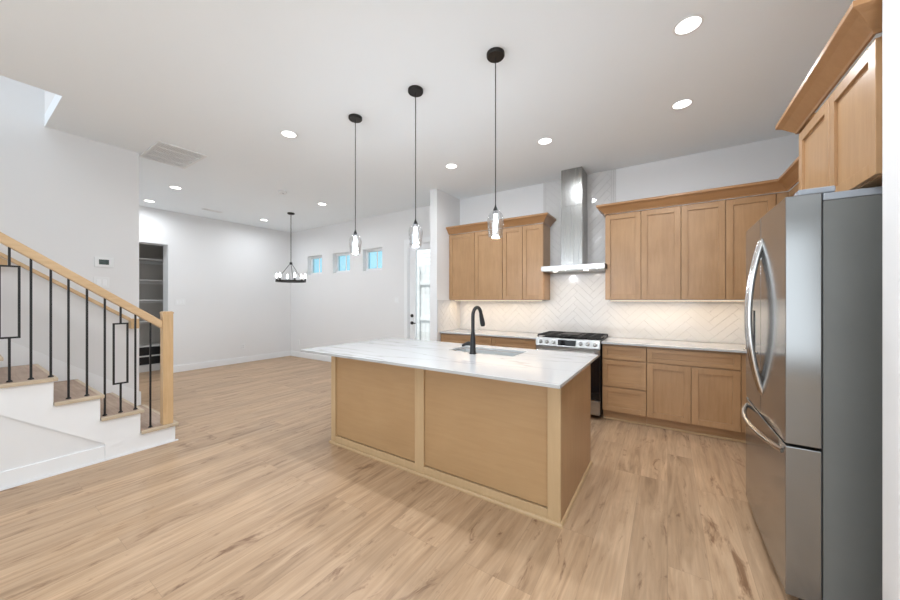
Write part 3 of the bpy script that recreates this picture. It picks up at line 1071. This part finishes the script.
for gx in (-0.253, 0.0, 0.253):
    g = MB()
    x0_, x1_ = gx - 0.12, gx + 0.12
    y0_, y1_ = 0.075, 0.60
    zt = 0.957
    for x in (x0_, x1_):
        g.box(x - 0.006, x + 0.006, y0_, y1_, zt - 0.014, zt)
    for y in (y0_, (y0_ + y1_) / 2, y1_):
        g.box(x0_, x1_, y - 0.006, y + 0.006, zt - 0.014, zt)
    for y in (y0_ + 0.13, y1_ - 0.13):
        g.box(x0_, x1_, y - 0.005, y + 0.005, zt - 0.014, zt)
    g.box(gx - 0.005, gx + 0.005, y0_, y1_, zt - 0.014, zt)
    for x in (x0_, x1_):
        for y in (y0_, y1_):
            g.box(x - 0.007, x + 0.007, y - 0.007, y + 0.007, 0.9255, zt - 0.012)
    g.build('grate', M['iron'], rg, 0.002)
bx('griddle_plate', (-0.10, 0.10, 0.13, 0.50, 0.9575, 0.966), M['iron'], rg, 0.004)
for bx_, by_ in ((-0.253, 0.2), (-0.253, 0.47), (0.253, 0.2), (0.253, 0.47), (0.0, 0.335)):
    MB().lathe([(0, 0.016), (0.03, 0.016), (0.036, 0.012), (0.036, 0.007), (0.048, 0.006), (0.048, 0)], (bx_, by_, 0.9255), 20).build('burner', M['iron'], rg, smooth=True)

# ------------------------------------------------------------------ range hood
hd = thing('range_hood', 'stainless chimney range hood on the herringbone tile above the stove', 'hood', (-1.008, YB, 1.765))
mb = MB()
mb.box(-0.383, 0.383, -0.50, -0.014, 0.012, 0.072)
mb.build('canopy', M['steel_h'], hd, 0.003)
bx('canopy_underside', (-0.375, 0.375, -0.49, -0.02, 0.004, 0.0115), M['steel'], hd)
bx('side_cap', (0.3835, 0.389, -0.498, -0.30, 0.014, 0.07), M['black'], hd, 0.001)
bx('lower_chimney', (-0.166, 0.102, -0.35, -0.014, 0.0725, 0.85), M['steel'], hd, 0.003)
bx('upper_chimney', (-0.162, 0.098, -0.346, -0.014, 0.8505, H - 1.765 - 0.001), M['steel'], hd, 0.003)
for lx in (-0.22, 0.16):
    l_ = MB().lathe([(0, -0.001), (0.026, -0.001), (0.03, 0.003)], (lx, -0.42, 0.001), 20).build('hood_lamp', M['can'], hd)
    area_light('hood_lamp_glow', (lx, -0.42, -0.003), (0, 0, 0), (0.05, 0.05), 1.6, (1, 0.86, 0.70), 'DISK', hd)

# ------------------------------------------------------------------ refrigerator
FX, FY0, FY1 = 0.448, 2.095, 3.013
fr = thing('refrigerator', 'stainless french door refrigerator with bottom freezer and grey sides at right', 'refrigerator', (FX, (FY0 + FY1) / 2, 0))
hw = (FY1 - FY0) / 2
bx('body', (0.1185, 0.80, -hw + 0.004, hw - 0.004, 0.03, 1.826), M['fridge_side'], fr, 0.003)
bx('top_cap', (0.1185, 0.80, -hw + 0.002, hw - 0.002, 1.827, 1.858), M['fridge_cap'], fr, 0.003)
ZS = 0.738


def fdoor(name, y0, y1, z0, z1):
    mb = MB()
    # gently bowed front
    n = 10
    pts = []
    for k in range(n + 1):
        y = y0 + (y1 - y0) * k / n
        q = (y / hw)
        pts.append((-0.004 * (1 - q * q), y))
    outline = pts + [(0.1145, y1), (0.1145, y0)]
    mb.prism(outline, z0, z1, 'Z')
    return mb.build(name, M['fridge_front'], fr, 0.004, segs=3)


dr_near = fdoor('fridge_door', -hw, -0.002, ZS + 0.006, 1.862)
dr_far = fdoor('fridge_door', 0.002, hw, ZS + 0.006, 1.862)
dr_low = fdoor('freezer_drawer', -hw, hw, 0.06, ZS - 0.006)
bx('gasket', (0.1150, 0.1180, -hw + 0.01, hw - 0.01, 0.07, 1.82), M['black'], fr)
bx('bottom_grille', (0.06, 0.107, -hw + 0.01, hw - 0.01, 0.005, 0.055), M['black'], fr)
for y in (-hw + 0.05, hw - 0.05):
    bx('hinge_cover', (0.045, 0.16, y - 0.035, y + 0.035, 1.863, 1.89), M['fridge_cap'], fr, 0.006)


def bow(p0, p1, out, n=18, axis='z'):
    pts = []
    for k in range(n + 1):
        t_ = k / n
        b = math.sin(PI * t_) ** 0.8 if 0 < t_ < 1 else 0
        x = 0.004 - out * b
        if axis == 'z': pts.append((x, p0[0], p0[1] + (p1[1] - p0[1]) * t_))
        else: pts.append((x, p0[0] + (p1[0] - p0[0]) * t_, p0[1]))
    return pts


MB().tube(bow((-0.03, 0.865), (-0.03, 1.735), 0.062), 0.0135, 12).build('door_handle', M['fridge_handle'], dr_near, smooth=True)
MB().tube(bow((0.03, 0.865), (0.03, 1.735), 0.062), 0.0135, 12).build('door_handle', M['fridge_handle'], dr_far, smooth=True)
MB().tube(bow((-0.40, 0.69), (0.42, 0.69), 0.066, axis='y'), 0.0135, 12).build('drawer_handle', M['fridge_handle'], dr_low, smooth=True)
ds = bx('water_dispenser', (-0.008, -0.0025, 0.17, 0.38, 1.06, 1.33), M['black_glass'], dr_far, 0.001)
bx('drip_tray', (-0.024, -0.0085, 0.18, 0.37, 1.062, 1.075), M['fridge_handle'], dr_far, 0.001)

# ------------------------------------------------------------------ staircase
RISE, RUN = 0.199, 0.2605
NT = 14
SXO = -4.085       # outer face of the stringer


def tz(k):          # top of tread k; the first riser is a little lower
    return max(0.0, RISE * k - 0.018)


def nose(k):       # front edge of tread k (1-based)
    return 1.283 - RUN * (k - 1)


stair = thing('staircase', 'staircase with oak plank treads, white risers and white closed stringer', 'staircase', (-4.6, 1.28, 0))
def rel(o):
    o.location = (4.6, -1.28, 0)
    return o
YE = nose(NT) - RUN
prof = [(nose(1) - 0.03, 0.0)]
for k in range(1, NT + 1):
    prof.append((nose(k) - 0.03, tz(k) - 0.028))
    prof.append((nose(k + 1) - 0.03, tz(k) - 0.028))
prof.append((YE - 0.03, 0.0))
rel(MB().prism(prof, XS + 0.004, SXO - 0.016, 'X').build('carriage', M['wall'], stair))
for k in range(1, NT + 1):
    rel(bx('riser', (XS + 0.02, SXO - 0.016, nose(k) - 0.0295, nose(k) - 0.019, tz(k - 1) + 0.0005, tz(k) - 0.029), M['trim'], stair))
    tr_ = rel(bx('tread', (XS + 0.02, SXO - 0.006, nose(k + 1) - 0.018, nose(k) - 0.028, tz(k) - 0.0275, tz(k)), M['tread'], stair, 0.001))
    n_ = MB().box(XS + 0.02, SXO + 0.028, nose(k) - 0.0275, nose(k), tz(k) - 0.0275, tz(k) + 0.0005)
    n_.box(SXO - 0.0055, SXO + 0.028, nose(k + 1) - 0.018, nose(k) - 0.0275, tz(k) - 0.0275, tz(k) + 0.0005)
    n_.build('nosing', M['nosing'], tr_, 0.004)
# stringer board: stepped top, straight sloping bottom that meets the baseboard
sp = [(nose(1) - 0.022, 0.0)]
for k in range(1, NT + 1):
    sp.append((nose(k) - 0.022, tz(k) - 0.028))
    sp.append((nose(k + 1) - 0.022, tz(k) - 0.028))
ss = 0.751
yA = 0.769
sp_end = nose(NT + 1) - 0.022
sp.append((sp_end, 0.145 + (yA - sp_end) * ss))
sp.append((yA, 0.145))
sp.append((yA, 0.0))
rel(MB().prism(sp, SXO - 0.0155, SXO, 'X').build('stringer_board', M['trim'], stair, 0.002))
rel(MB().box(SXO - 0.0155, SXO - 0.003, YE, yA - 0.0005, 0, 0.13).build('stringer_base', M['trim'], stair, 0.003))
rel(MB().prism([(nose(1) - 0.0, 0.0), (nose(1) - 0.0, 0.010), (nose(1) - 0.012, 0.014), (YE, 0.014), (YE, 0.0)], SXO, SXO + 0.010, 'X').build('shoe_moulding', M['trim'], stair))
# skirt board on the wall side: outline that follows the top of the treads
sk_ = [(1.255, tz(1) + 0.001), (1.255, 0.335), (1.155, 0.402), (YE, 0.402 + (1.155 - YE) * ss)]
sk_.append((YE, tz(NT) + 0.001))
for k in range(NT, 1, -1):
    sk_.append((nose(k) + 0.001, tz(k) + 0.001))
    sk_.append((nose(k) + 0.001, tz(k - 1) + 0.001))
rel(MB().prism(sk_, XS + 0.0005, XS + 0.018, 'X').build('wall_skirt', M['trim'], stair))

# railing
RXc = -4.13
rl = thing('stair_railing', 'oak stair railing with square newel post and black metal balusters', 'railing', (RXc, 1.2, tz(1)))
def rrel(o):
    o.location = (-RXc, -1.2, -tz(1))
    return o
nwl = MB().box(-4.17, -4.09, 1.167, 1.247, tz(1) + 0.001, 1.262)
nwl.prism([(1.163, 1.262), (1.251, 1.262), (1.251, 1.274), (1.237, 1.284), (1.177, 1.284), (1.163, 1.274)], -4.174, -4.086, 'X')
rrel(nwl.build('newel_post', M['oak'], rl, 0.002))
sl = 0.752


def rail_top(y):
    return 1.212 + (1.142 - y) * sl


mb = MB().prism([(1.1665, rail_top(1.167)), (1.1665, rail_top(1.167) - 0.078), (-1.2, rail_top(-1.2) - 0.078), (-1.2, rail_top(-1.2))], RXc - 0.03, RXc + 0.03, 'X')
rrel(mb.build('handrail', M['oak_rail'], rl, 0.006))
bys = [1.083, 0.976, 0.877, 0.776, 0.669, 0.565, 0.471, 0.372, 0.271]
dy = 0.0995
while bys[-1] > -1.0:
    bys.append(bys[-1] - dy)


def tread_z(y):
    k = 1
    while nose(k + 1) > y - 0.0: k += 1
    return tz(k)


for i, y in enumerate(bys):
    zb = tread_z(y) + 0.001
    zt = rail_top(y) - 0.079 + 0.004
    mb = MB()
    s = 0.0065
    if i % 6 == 2:
        c = (zb + zt) / 2 + 0.055 + 0.04 * (i > 2)
        hh = 0.275
        mb.box(RXc - s, RXc + s, y - s, y + s, zb, c - hh).box(RXc - s, RXc + s, y - s, y + s, c + hh, zt)
        for q in (-0.045, 0.045):
            mb.box(RXc - s, RXc + s, y + q - s, y + q + s, c - hh, c + hh)
        mb.box(RXc - s, RXc + s, y - 0.0385, y + 0.0385, c - hh, c - hh + 0.013)
        mb.box(RXc - s, RXc + s, y - 0.0385, y + 0.0385, c + hh - 0.013, c + hh)
    else:
        mb.box(RXc - s, RXc + s, y - s, y + s, zb, zt)
    o = rrel(mb.build('baluster', M['black'], rl))
    if i % 6 == 2: o['label'] = 'baluster with a tall rectangular loop'
    sh = MB().lathe([(0.0, 0.013), (0.011, 0.013), (0.0165, 0.004), (0.0165, 0.0)], (RXc, y, zb), 4)
    sh.build('shoe', M['black'], o)

# handrail on the stair wall
wr = thing('wall_handrail', 'slim oak handrail fixed along the white stair wall behind the balusters', 'handrail', (XS, 1.1, 1.1))
def wrel(o):
    o.location = (-XS, -1.1, -1.1)
    return o
def wz(y): return 1.165 + (1.19 - y) * 0.731
mb = MB().prism([(1.15, wz(1.15)), (1.15, wz(1.15) - 0.04), (-1.2, wz(-1.2) - 0.04), (-1.2, wz(-1.2))], -5.06, -5.02, 'X')
wrel(mb.build('rail', M['oak_rail'], wr, 0.005))
wrel(bx('return_block', (XS, -5.02, 1.151, 1.222, 1.075, 1.185), M['oak'], wr, 0.004))
wrel(MB().prism([(0.20, wz(0.20) - 0.046), (0.20, wz(0.26) - 0.14), (0.32, wz(0.26) - 0.14), (0.32, wz(0.32) - 0.046)], XS, -5.035, 'X').build('mounting_block', M['oak'], wr, 0.003))

# ------------------------------------------------------------------ pantry shelves
for z, lab in ((2.205, 'top shelf, nearest the ceiling'), (1.79, 'second shelf from the top'), (1.395, 'third shelf from the top'),
               (0.975, 'fourth shelf from the top, above the black boxes'), (0.49, 'fifth shelf, over the black boxes'), (0.30, 'lowest shelf, between the black boxes')):
    s_ = thing('pantry_shelf', 'grey closet shelf in the left doorway, ' + lab, 'shelf', (-8.74, 1.9, z), 0, 'closet shelves')
    bx('board', (-0.25, 0.22, -0.67, 0.715, -0.012, 0.012), M['shelf'], s_, 0.002)
    bx('cleat', (-0.25, -0.232, -0.67, 0.715, -0.06, -0.0125), M['shelf'], s_)
for z in (0.316, 0.135):  # plain boxes standing in for indistinct black shelf contents
    bn = thing('black_box', 'plain black box on the %s' % ('lowest closet shelf' if z > 0.2 else 'closet floor plinth below the lowest shelf'), 'bin', (-8.74, 2.02, z - 0.003), 0, 'black closet boxes')
    mb = MB()
    mb.box(-0.2, 0.2, -0.4, 0.4, 0, 0.012)
    mb.box(0.188, 0.2, -0.4, 0.4, 0.012, 0.15).box(-0.2, -0.188, -0.4, 0.4, 0.012, 0.15)
    mb.box(-0.188, 0.188, -0.4, -0.388, 0.012, 0.15).box(-0.188, 0.188, 0.388, 0.4, 0.012, 0.15)
    mb.build('box_body', M['black'], bn, 0.003)
    bx('handle', (0.2005, 0.208, -0.06, 0.06, 0.105, 0.12), M['iron'], bn, 0.002)
pl = bx('closet_plinth', (-9.0, -8.5, 1.23, 2.61, 0.0, 0.131), M['shelf'])
tag(pl, 'low grey plinth on the floor of the closet under the boxes', 'plinth')

# ------------------------------------------------------------------ pendants
shade_prof = [(0.016, 0.0), (0.03, -0.006), (0.047, -0.028), (0.0555, -0.055), (0.057, -0.075), (0.054, -0.11), (0.050, -0.15), (0.0475, -0.182)]


def make_pendant():
    p = thing('pendant_light', 'x', 'lamp', (0, 0, H), 0, 'glass pendants over the island')
    MB().lathe([(0, 0), (0.062, 0), (0.062, -0.018), (0.058, -0.024), (0, -0.024)], (0, 0, -0.0005), 32).build('ceiling_canopy', M['bronze'], p, smooth=True)
    MB().tube([(0, 0, -0.024), (0, 0, -1.06)], 0.0035, 8).build('cord', M['black'], p)
    MB().lathe([(0.004, 0.0), (0.006, -0.012), (0.016, -0.035), (0.02, -0.05), (0.02, -0.062), (0, -0.062)], (0, 0, -1.045), 20).build('socket_cap', M['black'], p, smooth=True)
    sd = MB().lathe(shade_prof, (0, 0, -1.088), 36).build('glass_shade', M['shade'], p, smooth=True)
    bl = MB().lathe([(0, 0), (0.012, -0.003), (0.013, -0.02), (0.015, -0.04), (0.016, -0.06), (0.012, -0.085), (0, -0.095)], (0, 0, -1.109), 18).build('bulb', M['bulb'], p, smooth=True)
    point_light('bulb_light', (0, 0, -1.25), PENDANT_POWER, (0.93, 0.985, 1.06), 0.025, p)
    return p


pend = make_pendant()
for i, (x, y, lab) in enumerate(((-2.434, 2.105, 'leftmost clear glass pendant lamp hanging over the far left end of the island'),
                                 (-1.710, 2.10, 'middle clear glass pendant lamp of the three over the island'),
                                 (-0.996, 2.095, 'rightmost clear glass pendant lamp, nearest, in front of the wall cabinets'))):
    o = pend if i == 0 else copy_tree(pend)
    o.location = (x, y, H)
    o['label'] = lab

# ------------------------------------------------------------------ chandelier
ch = thing('chandelier', 'dark round ring chandelier with candle bulbs hanging in the dining area', 'chandelier', (-6.155, 3.723, H))
MB().lathe([(0, 0), (0.065, 0), (0.065, -0.02), (0.05, -0.03), (0, -0.03)], (0, 0, -0.0005), 24).build('ceiling_canopy', M['bronze'], ch, smooth=True)
mb = MB()
nl = 28
for k in range(nl):
    z = -0.035 - k * 0.0335
    pts = []
    for a in range(9):
        t_ = 2 * PI * a / 8
        if k % 2: pts.append((0.009 * math.cos(t_), 0, z - 0.017 + 0.019 * math.sin(t_)))
        else: pts.append((0, 0.009 * math.cos(t_), z - 0.017 + 0.019 * math.sin(t_)))
    mb.tube(pts, 0.003, 5, cap=False)
mb.build('chain', M['bronze'], ch)
MB().lathe([(0, 0.02), (0.022, 0.01), (0.026, 0), (0.026, -0.03), (0, -0.04)], (0, 0, -0.975), 16).build('hub', M['bronze'], ch, smooth=True)
RC, zr = 0.262, -1.335
mb = MB()
prof_ = [(RC - 0.009, -0.016), (RC + 0.009, -0.016), (RC + 0.009, 0.016), (RC - 0.009, 0.016), (RC - 0.009, -0.016)]
mb.lathe(prof_, (0, 0, zr), 48).build('ring', M['bronze'], ch)
for k in range(3):
    a = 2 * PI * k / 3 + 0.35
    MB().tube([(0.015 * math.cos(a), 0.015 * math.sin(a), -0.99), (RC * math.cos(a), RC * math.sin(a), zr + 0.01)], 0.005, 8).build('rod', M['bronze'], ch)
for k in range(6):
    a = 2 * PI * k / 6 + 0.75
    c_ = (RC * math.cos(a), RC * math.sin(a), zr + 0.016)
    s_ = MB().lathe([(0.0, 0), (0.022, 0), (0.024, 0.006), (0.013, 0.008), (0.013, 0.045), (0, 0.045)], c_, 14).build('candle_socket', M['bronze'], ch, smooth=True)
    MB().lathe([(0, 0), (0.012, 0.002), (0.02, 0.025), (0.019, 0.05), (0.008, 0.085), (0, 0.098)], (c_[0], c_[1], c_[2] + 0.046), 14).build('bulb', M['bulb'], s_, smooth=True)

point_light('candle_light', (0, 0, zr + 0.16), CHANDELIER_POWER * 6, (1.0, 0.98, 0.95), 0.2, ch)

# ------------------------------------------------------------------ recessed lights
cans = [(0.106, 2.531, 'nearest the refrigerator top, at upper right'), (0.105, 3.521, 'over the right counter, second from the upper right'),
        (-1.099, 3.533, 'in front of the range hood'), (-2.297, 3.539, 'in front of the left wall cabinets'),
        (-3.25, 1.944, 'left of the leftmost pendant'), (-6.226, 1.925, 'the nearer of two beside the ceiling return grille'),
        (-7.446, 1.941, 'closest to the grey closet doorway'), (-7.171, 3.733, 'left of the chandelier by the left wall'),
        (-5.121, 3.677, 'right of the chandelier near the small windows'),
        (0.106, 1.54, 'added as unseen fill over the aisle in front of the refrigerator'), (0.106, 0.55, 'added as unseen fill over the kitchen entry beside the refrigerator alcove'),
        (-3.25, -0.9, 'added as unseen fill over the living area behind the viewer'), (-1.5, -0.2, 'added as unseen fill over the floor between island and front wall')]  # last four are fill lights added out of view
proto = None
for x, y, lab in cans:
    if proto is None:
        r_ = thing('recessed_light', 'x', 'light', (x, y, H), 0, 'recessed ceiling lights')
        MB().lathe([(0.066, -0.0005), (0.075, -0.0005), (0.081, -0.003), (0.079, -0.006), (0.066, -0.004)], (0, 0, 0), 32).build('trim_ring', M['plastic'], r_, smooth=True)
        MB().lathe([(0, -0.003), (0.066, -0.003), (0.066, -0.0005), (0, -0.0005)], (0, 0, 0), 32).build('lens', M['can'], r_)
        area_light('recessed_glow', (0, 0, -0.008), (0, 0, 0), (0.13, 0.13), CAN_POWER, (0.94, 0.99, 1.05), 'DISK', r_, 2.95)
        proto = r_
    else:
        r_ = copy_tree(proto)
        r_.location = (x, y, H)
    r_['label'] = 'round recessed ceiling light ' + lab

# ceiling return grille
vx0, vx1, vy0, vy1 = -5.10, -4.54, 1.262, 1.71
vt = thing('return_air_grille', 'large white return air grille in the ceiling at the stair wall end', 'vent', (-4.88, 1.486, H))
mb = MB()
hx, hy, f = 0.34, 0.224, 0.03
mb.box(-hx, hx, -hy, -hy + f, -0.012, -0.0005).box(-hx, hx, hy - f, hy, -0.012, -0.0005)
mb.box(-hx, -hx + f, -hy + f, hy - f, -0.012, -0.0005).box(hx - f, hx, -hy + f, hy - f, -0.012, -0.0005)
mb.build('frame', M['plastic'], vt, 0.002)
mb = MB()
for k in range(20):
    y = -hy + f + 0.008 + k * 0.0185
    mb.prism([(y, -0.010), (y + 0.012, -0.002), (y + 0.013, -0.003), (y + 0.001, -0.011)], -hx + f, hx - f, 'X')
for x in (-0.17, 0.0, 0.17):
    mb.box(x - 0.006, x + 0.006, -hy + f, hy - f, -0.012, -0.002)
mb.box(-hx + f, hx - f, -hy + f, hy - f, -0.0045, -0.0005)
mb.build('louvres', M['plastic'], vt)
vt2 = thing('supply_vent', 'small supply air register in the ceiling near the left wall', 'vent', (-7.23, 2.80, H))
mb = MB()
mb.box(-0.05, 0.05, -0.16, -0.145, -0.008, -0.0005).box(-0.05, 0.05, 0.145, 0.16, -0.008, -0.0005)
mb.box(-0.05, -0.04, -0.145, 0.145, -0.008, -0.0005).box(0.04, 0.05, -0.145, 0.145, -0.008, -0.0005)
mb.build('frame', M['plastic'], vt2)
mb = MB()
for k in range(4):
    mb.box(-0.03 + k * 0.018, -0.024 + k * 0.018, -0.145, 0.145, -0.007, -0.002)
mb.build('louvres', M['plastic'], vt2)
bx('duct_shade_sheet', (-0.04, 0.04, -0.145, 0.145, -0.0018, -0.0005), M['screen'], vt2)  # flat dark sheet painting the shade behind the louvres
sd = thing('smoke_detector', 'round white smoke detector on the ceiling near the chandelier', 'smoke detector', (-5.052, 2.915, H))
MB().lathe([(0, -0.036), (0.045, -0.036), (0.06, -0.028), (0.066, -0.0005)], (0, 0, 0), 28).build('housing', M['plastic'], sd, smooth=True)
MB().lathe([(0, -0.039), (0.01, -0.039), (0.012, -0.0362)], (0.02, 0, 0), 12).build('test_button', M['fridge_cap'], sd, smooth=True)

# ------------------------------------------------------------------ wall fittings
th = thing('thermostat', 'white thermostat with small dark screen on the stair wall', 'thermostat', (XS, 0.956, 1.805))
bx('housing', (0.0005, 0.02, -0.075, 0.075, -0.055, 0.055), M['plastic'], th, 0.006)
bx('screen', (0.0202, 0.022, -0.042, 0.035, -0.026, 0.028), M['screen'], th)
def plate(name, lab, cat, loc, rz, w, h, kind, group=None):
    """plate in local XZ, facing -Y"""
    p = thing(name, lab, cat, loc, rz, group)
    bx('cover_plate', (-w / 2, w / 2, -0.006, -0.0005, -h / 2, h / 2), M['plastic'], p, 0.002)
    if kind == 'outlet':
        for z in (-0.02, 0.02):
            bx('socket', (-0.017, 0.017, -0.008, -0.0062, z - 0.014, z + 0.014), M['trim'], p, 0.002)
            bx('slots', (-0.007, 0.007, -0.0084, -0.0081, z - 0.005, z + 0.005), M['black'], p)
    else:
        n = int(kind)
        for k in range(n):
            x = (k - (n - 1) / 2) * 0.046
            bx('rocker', (x - 0.016, x + 0.016, -0.009, -0.0062, -0.033, 0.033), M['trim'], p, 0.002)
    return p
plate('light_switch', 'white light switch plate under the thermostat on the stair wall', 'switch', (XS, 0.935, 1.585), PI / 2, 0.12, 0.12, '2', 'wall switches')
plate('light_switch', 'wide white light switch plate beside the closet doorway', 'switch', (XL, 2.53, 1.36), PI / 2, 0.165, 0.12, '3', 'wall switches')
plate('light_switch', 'white light switch plate left of the patio door', 'switch', (-4.37, YB, 1.40), 0, 0.12, 0.12, '2', 'wall switches')
plate('wall_outlet', 'white outlet low on the left wall under the chandelier', 'outlet', (XL, 3.676, 0.36), PI / 2, 0.075, 0.118, 'outlet', 'wall outlets')
plate('wall_outlet', 'white outlet low on the back wall close to the room corner', 'outlet', (-7.60, YB, 0.36), 0, 0.075, 0.118, 'outlet', 'wall outlets')
